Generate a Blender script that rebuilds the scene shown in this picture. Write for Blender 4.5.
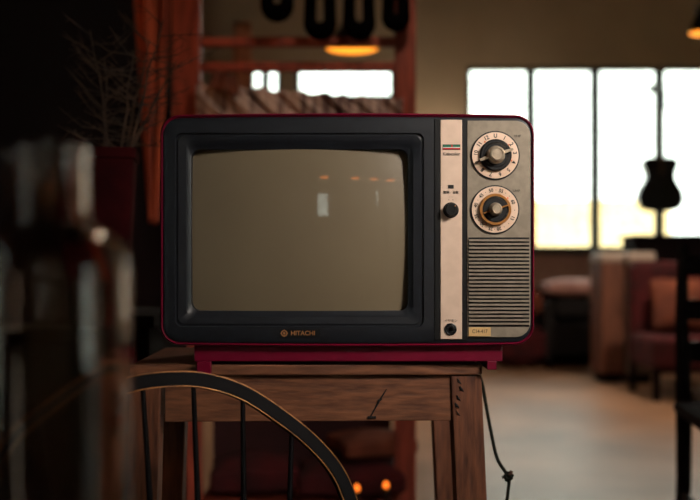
import bpy, bmesh, math, random
from mathutils import Vector, Matrix
random.seed(4)
for o in list(bpy.data.objects):
    bpy.data.objects.remove(o)
S = bpy.context.scene
COL = S.collection
PI = math.pi
FPX = 972.0
CZ = 0.856
HOR = 270.0

# ------------------------------------------------------------------ camera
cam = bpy.data.cameras.new('camera')
camo = bpy.data.objects.new('camera', cam)
COL.objects.link(camo)
S.camera = camo
camo.location = (0, 0, CZ)
camo.rotation_euler = (PI/2, 0, 0)
cam.sensor_width = 36
cam.lens = FPX*36/700
cam.shift_y = (HOR-250)/700
cam.clip_start = 0.02
cam.dof.use_dof = True
cam.dof.focus_distance = 1.24
cam.dof.aperture_fstop = 3.4

S.view_settings.view_transform = 'Standard'
S.view_settings.look = 'None'
S.view_settings.gamma = 1
S.view_settings.use_curve_mapping = False
S.view_settings.exposure = 0.0

# ------------------------------------------------------------------ world
w = bpy.data.worlds.new('sky')
S.world = w
w.use_nodes = True
bg = w.node_tree.nodes['Background']
bg.inputs[0].default_value = (0.98, 1.0, 0.93, 1)
bg.inputs[1].default_value = 4.5


def area(name, loc, target, sx, sy, power, col, portal=False):
    l = bpy.data.lights.new(name, 'AREA')
    l.shape = 'RECTANGLE'
    l.size = sx
    l.size_y = sy
    l.energy = power
    l.color = col
    if portal:
        l.cycles.is_portal = True
    o = bpy.data.objects.new(name, l)
    COL.objects.link(o)
    o.location = loc
    d = Vector(target)-Vector(loc)
    o.rotation_euler = d.to_track_quat('-Z', 'Y').to_euler()
    return o


# added key light for the television, unseen up to the right of the camera
key = area('added_key_light', (0.95, 0.28, 1.60), (0.27, 1.25, 1.02), .32, .32, 2.2, (1.0, 0.90, 0.80))
key.data.spread = math.radians(48)
sun = bpy.data.lights.new('sun', 'SUN')
sun.energy = 4
sun.color = (1, .86, .62)
sun.angle = .02
suno = bpy.data.objects.new('sun', sun)
COL.objects.link(suno)
suno.rotation_euler = Vector((.15, .5, -.86)).to_track_quat('-Z', 'Y').to_euler()
# daylight portals at the far windows
area('daylight', (2.9, 9.33, 1.95), (2.9, 0, 1.95), 3.8, 1.8, 1, (1, 1, 1), True)
area('daylight_side', (5.35, -1.5, 1.35), (0, -1.5, 1.35), 1.0, 2.1, 1, (1, 1, 1), True)


# ------------------------------------------------------------------ helpers
def srgb(r, g, b):
    def f(c):
        c = c/255
        return c/12.92 if c <= .04045 else ((c+.055)/1.055)**2.4
    return (f(r), f(g), f(b), 1)


def mat(name, rgb, rough=.5, metal=0, rgb2=None, nscale=20, stretch=(1, 1, 1), bump=0, emit=None, estr=0,
        trans=0, ior=1.45, coat=0, sheen=0, lo=.35, hi=.65, detail=6, spec=.5):
    m = bpy.data.materials.new(name)
    m.use_nodes = True
    nt = m.node_tree
    p = nt.nodes['Principled BSDF']
    c = srgb(*rgb)
    p.inputs['Base Color'].default_value = c
    p.inputs['Roughness'].default_value = rough
    p.inputs['Metallic'].default_value = metal
    p.inputs['IOR'].default_value = ior
    p.inputs['Transmission Weight'].default_value = trans
    p.inputs['Coat Weight'].default_value = coat
    p.inputs['Sheen Weight'].default_value = sheen
    p.inputs['Specular IOR Level'].default_value = spec
    if emit:
        p.inputs['Emission Color'].default_value = srgb(*emit)
        p.inputs['Emission Strength'].default_value = estr
    tc = nt.nodes.new('ShaderNodeTexCoord')
    mp = nt.nodes.new('ShaderNodeMapping')
    mp.inputs['Scale'].default_value = stretch
    nz = nt.nodes.new('ShaderNodeTexNoise')
    nz.inputs['Scale'].default_value = nscale
    nz.inputs['Detail'].default_value = detail
    nt.links.new(tc.outputs['Object'], mp.inputs[0])
    nt.links.new(mp.outputs[0], nz.inputs['Vector'])
    if rgb2 is None:
        rgb2 = tuple(v*.88 for v in rgb)
    rp = nt.nodes.new('ShaderNodeValToRGB')
    rp.color_ramp.elements[0].position = lo
    rp.color_ramp.elements[1].position = hi
    rp.color_ramp.elements[0].color = srgb(*rgb2)
    rp.color_ramp.elements[1].color = c
    nt.links.new(nz.outputs['Fac'], rp.inputs[0])
    nt.links.new(rp.outputs[0], p.inputs['Base Color'])
    if bump:
        b = nt.nodes.new('ShaderNodeBump')
        b.inputs['Strength'].default_value = bump
        b.inputs['Distance'].default_value = .004
        nt.links.new(nz.outputs['Fac'], b.inputs['Height'])
        nt.links.new(b.outputs[0], p.inputs['Normal'])
    return m


def obj(name, bm, m, parent=None, smooth=False, bev=0, seg=2):
    me = bpy.data.meshes.new(name)
    bmesh.ops.recalc_face_normals(bm, faces=bm.faces[:])
    bm.to_mesh(me)
    bm.free()
    o = bpy.data.objects.new(name, me)
    COL.objects.link(o)
    if m:
        me.materials.append(m)
    if parent:
        o.parent = parent
    if smooth:
        for p in me.polygons:
            p.use_smooth = True
        me.set_sharp_from_angle(angle=math.radians(38))
    if bev:
        b = o.modifiers.new('bevel', 'BEVEL')
        b.width = bev
        b.segments = seg
        b.limit_method = 'ANGLE'
        b.angle_limit = math.radians(35)
    return o


def thing(name, label, cat, loc=(0, 0, 0), rz=0, group=None):
    o = bpy.data.objects.new(name, None)
    COL.objects.link(o)
    o.empty_display_size = .05
    o.location = loc
    o.rotation_euler = (0, 0, rz)
    return tag(o, label, cat, group)


def tag(o, label, cat, group=None):
    o['label'] = label
    o['category'] = cat
    if group:
        o['group'] = group
    return o


def struct(name, bm, m, parent=None, **k):
    o = obj(name, bm, m, parent, **k)
    if not parent:
        o['kind'] = 'structure'
    return o


def copy_tree(o, parent=None):
    c = o.copy()
    COL.objects.link(c)
    c.parent = parent
    for ch in [x for x in bpy.data.objects if x.parent == o]:
        copy_tree(ch, c)
    return c


def box(bm, a, b):
    x0, y0, z0 = a
    x1, y1, z1 = b
    v = [bm.verts.new(p) for p in ((x0, y0, z0), (x1, y0, z0), (x1, y1, z0), (x0, y1, z0),
                                   (x0, y0, z1), (x1, y0, z1), (x1, y1, z1), (x0, y1, z1))]
    for f in ((0, 3, 2, 1), (4, 5, 6, 7), (0, 1, 5, 4), (1, 2, 6, 5), (2, 3, 7, 6), (3, 0, 4, 7)):
        bm.faces.new([v[i] for i in f])
    return v


def B(a, b):
    bm = bmesh.new()
    box(bm, a, b)
    return bm


def hexa(pts):
    """8 points: bottom four then top four."""
    bm = bmesh.new()
    v = [bm.verts.new(p) for p in pts]
    for f in ((0, 3, 2, 1), (4, 5, 6, 7), (0, 1, 5, 4), (1, 2, 6, 5), (2, 3, 7, 6), (3, 0, 4, 7)):
        bm.faces.new([v[i] for i in f])
    return bm


def tube(bm, pts, rad, n=10, cap=True):
    pts = [Vector(p) for p in pts]
    rs = rad if isinstance(rad, (list, tuple)) else [rad]*len(pts)
    rings = []
    up = None
    for i, p in enumerate(pts):
        t = (pts[min(i+1, len(pts)-1)]-pts[max(i-1, 0)]).normalized()
        if up is None:
            up = t.orthogonal().normalized()
        up = (up-t*up.dot(t)).normalized()
        s = t.cross(up)
        rings.append([bm.verts.new(p+(up*math.cos(2*PI*k/n)+s*math.sin(2*PI*k/n))*rs[i]) for k in range(n)])
    for a, b in zip(rings, rings[1:]):
        for k in range(n):
            bm.faces.new((a[k], a[(k+1) % n], b[(k+1) % n], b[k]))
    if cap:
        bm.faces.new(rings[0][::-1])
        bm.faces.new(rings[-1])
    return bm


def T(pts, rad, n=10):
    bm = bmesh.new()
    return tube(bm, pts, rad, n)


def lathe(prof, n=32, axis='Z', c=(0, 0, 0), bm=None):
    """profile of (r, h); revolve. axis Z: h along +z. axis Y: h along -y (towards camera)."""
    bm = bm or bmesh.new()
    c = Vector(c)
    rings = []
    for r, h in prof:
        ring = []
        for k in range(n):
            a = 2*PI*k/n
            if axis == 'Z':
                p = Vector((r*math.cos(a), r*math.sin(a), h))
            else:
                p = Vector((r*math.cos(a), -h, r*math.sin(a)))
            ring.append(bm.verts.new(c+p))
        rings.append(ring)
    for a, b in zip(rings, rings[1:]):
        for k in range(n):
            bm.faces.new((a[k], a[(k+1) % n], b[(k+1) % n], b[k]))
    if prof[0][0] > 1e-6:
        bm.faces.new(rings[0][::-1])
    if prof[-1][0] > 1e-6:
        bm.faces.new(rings[-1])
    bmesh.ops.remove_doubles(bm, verts=bm.verts[:], dist=1e-6)
    return bm


def rrect(cx, cz, w, h, r, y, n=7):
    """closed ring in the XZ plane"""
    pts = []
    r = min(r, w/2, h/2)
    for qx, qz, a0 in ((1, 1, 0), (-1, 1, 90), (-1, -1, 180), (1, -1, 270)):
        for k in range(n):
            a = math.radians(a0+90*k/(n-1))
            pts.append(Vector((cx+qx*(w/2-r)+r*math.cos(a), y, cz+qz*(h/2-r)+r*math.sin(a))))
    return pts


def loft(rings, cap0=False, cap1=False, bm=None):
    bm = bm or bmesh.new()
    R = [[bm.verts.new(p) for p in ring] for ring in rings]
    n = len(R[0])
    for a, b in zip(R, R[1:]):
        for k in range(n):
            bm.faces.new((a[k], a[(k+1) % n], b[(k+1) % n], b[k]))
    if cap0:
        bm.faces.new(R[0][::-1])
    if cap1:
        bm.faces.new(R[-1])
    return bm


def text_into(bm, body, size, M, ext=.00015, sx=1.0, bold=0):
    cu = bpy.data.curves.new('lettering', 'FONT')
    cu.body = body
    cu.size = size
    cu.align_x = 'CENTER'
    cu.align_y = 'CENTER'
    cu.extrude = ext
    cu.offset = bold
    cu.resolution_u = 3
    o = bpy.data.objects.new('lettering', cu)
    COL.objects.link(o)
    dg = bpy.context.evaluated_depsgraph_get()
    me = bpy.data.meshes.new_from_object(o.evaluated_get(dg))
    me.transform(M @ Matrix.Scale(sx, 4, (1, 0, 0)))
    bm.from_mesh(me)
    bpy.data.objects.remove(o)
    bpy.data.curves.remove(cu)
    bpy.data.meshes.remove(me)


RX = Matrix.Rotation(PI/2, 4, 'X')


def P(px, py, Y):
    return Vector(((px-350)*Y/FPX, Y, CZ+(HOR-py)*Y/FPX))


# ------------------------------------------------------------------ materials
M_floor = mat('polished_concrete', (172, 130, 100), .38, 0, (112, 84, 64), 1.3, spec=.35, bump=.05, detail=8, lo=.3, hi=.7)
M_ceil = mat('dark_ceiling_paint', (84, 70, 56), .9)
M_wall = mat('beige_wall_paint', (206, 190, 164), .85, 0, (194, 178, 152), 2)
M_dado = mat('brown_wall_base_paint', (186, 146, 128), .8)
M_dark = mat('dark_wall_paint', (20, 10, 13), 1, spec=.05)
M_frame = mat('window_frame_paint', (58, 64, 56), .6)
M_glass = mat('clear_glass', (240, 250, 245), .02, 0, trans=1, ior=1.02)
M_out = mat('sunlit_garden_wall', (252, 236, 200), .9, 0, (250, 224, 176), 1.1)
M_wood = mat('worn_brown_wood', (128, 80, 53), .55, 0, (76, 44, 29), 16, (1.5, 6, 9), .25, lo=.3, hi=.7)
M_woodv = mat('worn_brown_wood_upright', (118, 70, 46), .55, 0, (70, 39, 26), 16, (9, 6, 1.2), .25, lo=.3, hi=.7)
M_knot = mat('dark_gouges', (22, 13, 10), .8)
M_red = mat('crimson_plastic', (108, 4, 38), .36, 0, (100, 3, 35), 40)
M_black = mat('charcoal_plastic', (27, 30, 36), .42, 0, (23, 25, 30), 90, bump=.06)
M_blk = mat('black_plastic', (14, 14, 16), .4)
M_silver = mat('champagne_metal_trim', (222, 194, 174), .42, .2, (212, 184, 164), 60)
M_panel = mat('brushed_grey_brown_panel', (146, 134, 118), .45, .35, (132, 121, 106), 90, (1, 1, 1), detail=3)
M_ring = mat('dial_ring_metal', (246, 216, 194), .3, .3, (230, 196, 170), 30)
M_chrome = mat('knob_metal', (232, 214, 190), .3, .7, (180, 160, 138), 60)
M_gold = mat('brass_accent', (186, 128, 70), .35, .7)
M_ink = mat('black_print', (16, 14, 14), .6)
M_orange = mat('orange_print', (240, 110, 50), .5)
M_green = mat('green_print', (30, 110, 80), .5)
M_redp = mat('red_print', (190, 40, 40), .5)
M_white = mat('white_print', (225, 220, 210), .5)
M_logo = mat('copper_lettering', (205, 142, 92), .35, .4)
M_chair = mat('black_painted_wood', (16, 12, 15), .55, 0, (10, 8, 10), 30, spec=.12)
M_edge = mat('worn_gold_pinstripe', (178, 118, 62), .4, .3, (84, 52, 30), 45, lo=.3, hi=.5)
M_rack = mat('red_brown_timber', (178, 78, 54), .55, 0, (120, 48, 34), 8, (6, 6, 1), .1)
M_cloth = mat('grey_brown_cloth', (206, 176, 164), .9, 0, (120, 94, 90), 5, (9, 1, .6), .1, lo=.42, hi=.58)
M_terra = mat('terracotta_cloth', (190, 84, 46), .9, 0, (120, 44, 28), 8, (5, 5, .5))
M_pot = mat('oxblood_glaze', (52, 10, 12), .95, 0, (34, 7, 9), 12, spec=.05)
M_twig = mat('dry_twig', (78, 54, 36), .9, 0, (34, 22, 16), 30)
M_soil = mat('dark_soil', (30, 22, 18), .95, 0, (16, 12, 10), 60, bump=.6)
M_cab = mat('ebony_cabinet', (24, 15, 17), .95, spec=.1)
M_leather = mat('black_leather', (8, 7, 8), 1, 0, (5, 4, 5), 20, spec=0)
M_cord = mat('dark_green_cord', (24, 26, 20), .9, spec=.1)
M_tape = mat('brown_tie', (80, 44, 26), .6)
M_guitar = mat('guitar_dark_lacquer', (20, 20, 24), .3)
M_amber = mat('amber_lamp_glow', (255, 170, 60), .5, emit=(255, 150, 40), estr=2.2)
M_metal = mat('dark_enamel', (34, 30, 28), .4)
M_bulb = mat('amber_bulb', (255, 150, 60), .5, emit=(255, 120, 35), estr=2.2)
M_bulbs = mat('pendant_bulb', (255, 170, 80), .5, emit=(255, 130, 40), estr=9)
M_pink = mat('pale_pink_cushion', (216, 168, 158), .9, 0, (190, 140, 132), 6)
M_sofa = mat('black_sofa_fabric', (26, 22, 24), .9)
M_brown = mat('brown_door_wood', (122, 76, 58), .6, 0, (90, 54, 42), 5, (6, 6, 1))
M_greyw = mat('grey_brown_wood', (122, 100, 88), .6, 0, (92, 76, 66), 5, (6, 6, 1))
M_pale = mat('pale_trim', (190, 170, 156), .6)
M_redc = mat('dark_red_fabric', (76, 10, 16), .95, 0, (44, 6, 10), 9)
M_orng = mat('orange_brown_fabric', (118, 60, 38), .9, 0, (88, 42, 28), 7)
M_bottle = mat('brown_tinted_glass', (234, 218, 208), .03, 0, (234, 218, 208), 5, trans=1, ior=1.38)
M_diff = mat('added_key_diffuser', (255, 235, 210), .5, emit=(255, 222, 184), estr=1.0)
M_door = mat('frosted_door_glow', (250, 250, 250), .5)

# ------------------------------------------------------------------ room shell
XL, XR, YB, YF, ZC = -1.5, 5.2, -4.0, 9.2, 3.6
struct('floor', B((XL-.2, YB-.2, -.1), (XR+.2, YF+.2, 0)), M_floor)
struct('ceiling', B((XL-.2, YB-.2, ZC), (XR+.2, YF+.2, ZC+.1)), M_ceil)
k = YF/FPX


def wall_with_holes(name, y0, y1, xa, xb, holes, m, zlo=0.0):
    """wall in the XZ plane made of boxes around the holes (x0,x1,z0,z1), sorted by x"""
    bm = bmesh.new()
    cur = xa
    for (x0, x1, z0, z1) in holes:
        box(bm, (cur, y0, zlo), (x0, y1, ZC))
        if z0 > zlo:
            box(bm, (x0, y0, zlo), (x1, y1, z0))
        if z1 < ZC:
            box(bm, (x0, y0, z1), (x1, y1, ZC))
        cur = x1
    box(bm, (cur, y0, zlo), (xb, y1, ZC))
    return struct(name, bm, m)


wx0, wx1 = (467-350)*k, (467-350)*k+6*.612
wz0, wz1 = CZ+20*k, CZ+(270-66)*k
tx0, tx1, tx2, tx3 = (250-350)*k, (280-350)*k, (296-350)*k, (394-350)*k
tz0, tz1 = CZ+(270-98)*k, wz1
wall_with_holes('wall_far', YF, YF+.12, XL, XR, [(tx0, tx1, tz0, tz1), (tx2, tx3, tz0, tz1), (wx0, wx1, wz0, wz1)], M_wall)
struct('wainscot_far', B((XL, YF-.02, .1), (XR, YF-.001, wz0-.05)), M_dado)
struct('baseboard_far', B((XL, YF-.035, 0), (XR, YF-.001, .1)), M_dark)


def window(name, x0, x1, z0, z1, y, n, sill=True):
    r = bpy.data.objects.new(name, None)
    COL.objects.link(r)
    r['kind'] = 'structure'
    r.location = (x0, y, z0)
    W, H = x1-x0, z1-z0
    t = .035
    bm = bmesh.new()
    box(bm, (0, 0, 0), (W, .07, t)); box(bm, (0, 0, H-t), (W, .07, H))
    box(bm, (0, 0, t), (t, .07, H-t)); box(bm, (W-t, 0, t), (W, .07, H-t))
    obj('window_frame', bm, M_frame, r)
    for i in range(1, n):
        obj('mullion', B((W*i/n-t*1.15, 0, t), (W*i/n+t*1.15, .07, H-t)), M_frame, r)
    for i in range(n):
        a = W*i/n+t; b = W*(i+1)/n-t
        obj('glass_pane', B((a-.004, .03, t-.004), (b+.004, .034, H-t+.004)), M_glass, r)
    if sill:
        obj('window_sill', B((-.05, -.06, -.045), (W+.05, .06, -.005)), M_frame, r)
    return r


window('window_1', wx0, wx1, wz0, wz1, YF+.02, 6)
window('window_2', tx2, tx3, tz0, tz1, YF+.02, 1, False)
window('window_3', tx0, tx1, tz0, tz1, YF+.02, 2, False)
# outside: ground and pale boundary wall
struct('outside_ground', B((-6, YF+.3, -.2), (12, 20, -.1)), M_out)
struct('garden_wall', B((1.9, 12.4, -.1), (4.1, 12.6, 1.75)), M_out)

bm = bmesh.new()
box(bm, (XR, YB, 0), (XR+.12, -2.0, ZC)); box(bm, (XR, -1.0, 0), (XR+.12, YF, ZC))
box(bm, (XR, -2.0, 0), (XR+.12, -1.0, .3)); box(bm, (XR, -2.0, 2.4), (XR+.12, -1.0, ZC))
struct('wall_right', bm, M_wall)
wr = bpy.data.objects.new('window_7', None); COL.objects.link(wr); wr['kind'] = 'structure'; wr.location = (XR+.03, -2.0, .3)
bm = bmesh.new()
box(bm, (0, 0, 0), (.05, 1, .03)); box(bm, (0, 0, 2.07), (.05, 1, 2.1)); box(bm, (0, 0, .03), (.05, .03, 2.07)); box(bm, (0, .97, .03), (.05, 1, 2.07))
obj('window_frame', bm, M_frame, wr)
obj('glass_pane', B((.02, .026, .026), (.024, .974, 2.074)), M_glass, wr)
# left wall with a tall narrow window near the camera
bm = bmesh.new()
la, lb, lz0, lz1 = -.42, -.16, .35, 2.3
box(bm, (XL-.12, YB, 0), (XL, la, ZC)); box(bm, (XL-.12, lb, 0), (XL, YF, ZC))
box(bm, (XL-.12, la, 0), (XL, lb, lz0)); box(bm, (XL-.12, la, lz1), (XL, lb, ZC))
struct('wall_left', bm, M_dark)
wl = bpy.data.objects.new('window_4', None); COL.objects.link(wl); wl['kind'] = 'structure'; wl.location = (XL-.08, la, lz0)
bm = bmesh.new()
L, H = lb-la, lz1-lz0
box(bm, (0, 0, 0), (.05, L, .03)); box(bm, (0, 0, H-.03), (.05, L, H)); box(bm, (0, 0, .03), (.05, .03, H-.03)); box(bm, (0, L-.03, .03), (.05, L, H-.03))
obj('window_frame', bm, M_frame, wl)
obj('glass_pane', B((.02, .026, .026), (.024, L-.026, H-.026)), M_glass, wl)
# wall behind the camera: glass door and narrow window
dx0, dx1 = .05, .37
wall_with_holes('wall_back', YB-.12, YB, XL, XR, [(dx0, dx1, 1.42, 2.05), (1.50, 1.62, 1.68, 2.2)], M_wall)
window('window_5', dx0, dx1, 1.42, 2.05, YB-.1, 1, False)
window('window_6', 1.50, 1.62, 1.68, 2.2, YB-.1, 1, False)

# added lamp body around the key light, out of view up to the right
kd = Vector((.27, 1.25, 1.02))-Vector((.95, .28, 1.60)); kd.normalize()
t = thing('added_key_lamp', 'added unseen key lamp with a dark tilted shade up to the right of the camera', 'lamp', tuple(Vector((.95, .28, 1.60))-kd*.03))
R4 = kd.to_track_quat('-Z', 'Y').to_matrix()


def tilt(bm):
    for v in bm.verts:
        v.co = R4 @ v.co
    return bm


obj('lamp_shade', tilt(lathe([(.21, -.01), (.215, -.01), (.14, .08), (.06, .16), (.03, .17), (0, .17)], 32)), M_metal, t, smooth=True)
obj('diffuser', tilt(lathe([(0, .004), (.20, .004), (.20, .014), (0, .014)], 32)), M_diff, t, smooth=True)
top = R4 @ Vector((0, 0, .165))
obj('cord', T([top, top+Vector((0, 0, .1)), Vector((top.x, top.y, ZC-t.location.z))], .004, 6), M_metal, t)
# pale-topped table that the screen reflects
t = thing('dining_table', 'pale-topped table behind the camera, seen faintly in the screen reflection', 'table', (.75, -1.9, 0))
obj('tabletop', B((-.45, -.35, .72), (.45, .35, .75)), M_pale, t, bev=.005)
for a in (-.4, .4):
    for b in (-.3, .3):
        obj('leg', B((a-.025, b-.025, 0), (a+.025, b+.025, .72)), M_wood, t)

# ------------------------------------------------------------------ television
s = 1.25/FPX
TZ = CZ-94.5*1.27/FPX          # table top height
TVX, TVY = (346-350)*s, 1.42
FY = 1.25-TVY
tv = thing('television', 'crimson-cased vintage television with dark bezel, grey screen and two round tuning dials', 'television', (TVX, TVY, TZ))


def U(px):
    return (px-346)*s


def V(py):
    return CZ+(HOR-py)*s-TZ


def ring(x0, x1, y0, y1, r, dy, bow=0, sc=1):
    cx, cz = U((x0+x1)/2), (V(y0)+V(y1))/2
    pts = rrect(cx, cz, (x1-x0)*s*sc, (y1-y0)*s*sc, r*s*sc, FY+dy, 9)
    for p in pts:                                  # gently bowed top and bottom edges
        q = (p.x-cx)/((x1-x0)*s/2)
        if bow:
            p.z += (1-q*q)*bow*s*(1 if p.z > cz else -.15)
    return pts


def subdiv_ring(x0, x1, y0, y1, r, dy, bow=0, m=10):
    """rounded rect with extra points along the straight sides so that it can bow"""
    base = ring(x0, x1, y0, y1, r, dy, 0)
    cx, cz = U((x0+x1)/2), (V(y0)+V(y1))/2
    out = []
    n = len(base)
    for i, p in enumerate(base):
        out.append(p.copy())
        q = base[(i+1) % n]
        if (q-p).length > .03:
            for j in range(1, m):
                out.append(p.lerp(q, j/m))
    for p in out:
        q = (p.x-cx)/((x1-x0)*s/2)
        p.z += (1-q*q)*bow*s*((p.z-cz)/((y1-y0)*s/2)) if bow else 0
    return out


SR = subdiv_ring
case = loft([SR(163, 531.5, 118, 342, 17, .003, 1.5), SR(161.5, 533, 116.5, 343.5, 18, 0, 2), SR(160.2, 534.2, 115.2, 344.6, 19, .0015, 2),
             SR(159.5, 534.8, 114.6, 345, 19, .006, 2), SR(159, 535, 114.4, 345, 19, .15, 2), SR(163, 531, 119, 342, 20, .175, 2)], cap1=True)
obj('cabinet', case, M_red, tv, smooth=True)
rear = loft([SR(170, 524, 126, 338, 22, .176), SR(176, 518, 132, 336, 24, .20), SR(215, 480, 150, 332, 26, .27), SR(235, 460, 165, 330, 26, .33)], cap0=True, cap1=True)
rc = obj('rear_cover', rear, M_blk, tv, smooth=True)
bez = loft([SR(162.5, 532, 117.6, 342.5, 17, .004, 1.5), SR(163.5, 531, 118.6, 341.6, 16, .0008, 1.5), SR(166, 528.5, 121, 339.5, 14, -.0008, 1),
            SR(175, 424, 133, 327, 7, -.0008), SR(175.8, 423.2, 133.8, 326.2, 7, .0022), SR(177, 422, 135, 325, 7, .0022),
            SR(178, 421, 136, 324, 7, .0008), SR(186, 413.5, 141.5, 317, 8, .0018), SR(187.5, 411.5, 144, 315, 8, .0045),
            SR(190.5, 408.6, 148.5, 311, 9, .0068), SR(190.8, 408.3, 148.8, 310.7, 9, .04)])
obj('bezel', bez, M_black, tv, smooth=True)
# picture tube: spherical cap
bm = bmesh.new()
cxp, cyp = 300, 230
R = .8
nx, nz = 40, 30
hw, hh, cr = 113*s, 85*s, 9*s
vv = {}
for i in range(nx+1):
    for j in range(nz+1):
        x = -hw+2*hw*i/nx
        z = -hh+2*hh*j/nz
        yy = .0004+R-math.sqrt(R*R-x*x-z*z)
        vv[i, j] = bm.verts.new((U(cxp)+x, FY+yy, V(cyp)+z))
for i in range(nx):
    for j in range(nz):
        bm.faces.new((vv[i, j], vv[i+1, j], vv[i+1, j+1], vv[i, j+1]))
M_screen = mat('grey_phosphor_glass', (116, 103, 82), .35, 0, (111, 98, 78), 6, coat=1)
M_screen.node_tree.nodes['Principled BSDF'].inputs['Coat Roughness'].default_value = .035
obj('screen', bm, M_screen, tv, smooth=True)

# maker badge with lettering and emblem
obj_b = obj('maker_badge', B((U(279.5), FY-.0014, V(337.4)), (U(320.5), FY-.0006, V(329))), M_blk, tv)
bm = bmesh.new()
text_into(bm, 'HITACHI', .0082, Matrix.Translation((U(303), FY-.0016, V(333.2))) @ RX, sx=.98, bold=.00012)
obj('maker_lettering', bm, M_logo, obj_b)['label'] = 'copper coloured maker lettering'
bm = bmesh.new()
cx, cz = U(284.3), V(333.2)
for q in range(4):                                                     # round emblem: ring, four points, inner square
    a = q*PI/2
    text_dir = Vector((math.cos(a), 0, math.sin(a)))
    side = Vector((-text_dir.z, 0, text_dir.x))
    c0 = Vector((cx, FY-.0017, cz))
    f = [bm.verts.new(c0+text_dir*.0052), bm.verts.new(c0+text_dir*.0036+side*.0012), bm.verts.new(c0+text_dir*.0036-side*.0012)]
    bm.faces.new(f)
    box_v = []
n = 24
ri, ro = .0028, .0042
ra = [bm.verts.new((cx+ri*math.cos(2*PI*i/n), FY-.0017, cz+ri*math.sin(2*PI*i/n))) for i in range(n)]
rb = [bm.verts.new((cx+ro*math.cos(2*PI*i/n), FY-.0017, cz+ro*math.sin(2*PI*i/n))) for i in range(n)]
for i in range(n):
    bm.faces.new((ra[i], rb[i], rb[(i+1) % n], ra[(i+1) % n]))
box(bm, (cx-.0014, FY-.0018, cz-.0014), (cx+.0014, FY-.0015, cz+.0014))
obj('emblem', bm, M_logo, obj_b)

# dark vertical rib, champagne strip, speaker panel
obj('divider', B((U(434.5), FY-.002, V(340)), (U(440), FY-.0008, V(119))), M_blk, tv, bev=.0005)
strip = obj('control_strip', B((U(440.3), FY-.0032, V(339)), (U(461.8), FY-.0006, V(120))), M_silver, tv, bev=.0006)
obj('panel_gap', B((U(462), FY-.0018, V(340)), (U(467), FY-.0008, V(119))), M_blk, tv)


def pr(dy):
    """panel outline 467-530 x 120-337; rounded only on its right corners"""
    x0, x1, z0, z1 = U(467), U(530), V(337), V(121)
    r = 15*s
    pts = [Vector((x0, FY+dy, z1)), Vector((x0, FY+dy, z0))]
    for (cx_, cz_, a0) in ((x1-r, z0+r, 270), (x1-r, z1-r, 0)):
        for q in range(9):
            a = math.radians(a0+90*q/8)
            pts.append(Vector((cx_+r*math.cos(a), FY+dy, cz_+r*math.sin(a))))
    return pts


panel = obj('front_panel', loft([pr(-.0006), pr(-.003)], cap1=True), M_panel, tv, bev=.0004)
# speaker grille: dark recess with metal slats across
gr = obj('speaker_grille', B((U(468.2), FY-.0036, V(326.5)), (U(528.8), FY-.0031, V(237.5))), M_blk, panel)
NS = 23
for i in range(NS):
    z1 = V(239.4+i*(326-239)/NS)
    obj('grille_slat', B((U(468.4), FY-.0058, z1-1.9*s), (U(528.6), FY-.0035, z1)), M_panel, gr)
# plate
pl = obj('model_plate', B((U(468.3), FY-.0046, V(336)), (U(490.3), FY-.0031, V(327.2))), mat('pale_brass_plate', (222, 182, 126), .4, .2), panel, bev=.0003)
bm = bmesh.new()
text_into(bm, 'C14-417', .0068, Matrix.Translation((U(479.3), FY-.0048, V(331.3))) @ RX, sx=.82)
obj('plate_lettering', bm, M_ink, pl)


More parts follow.
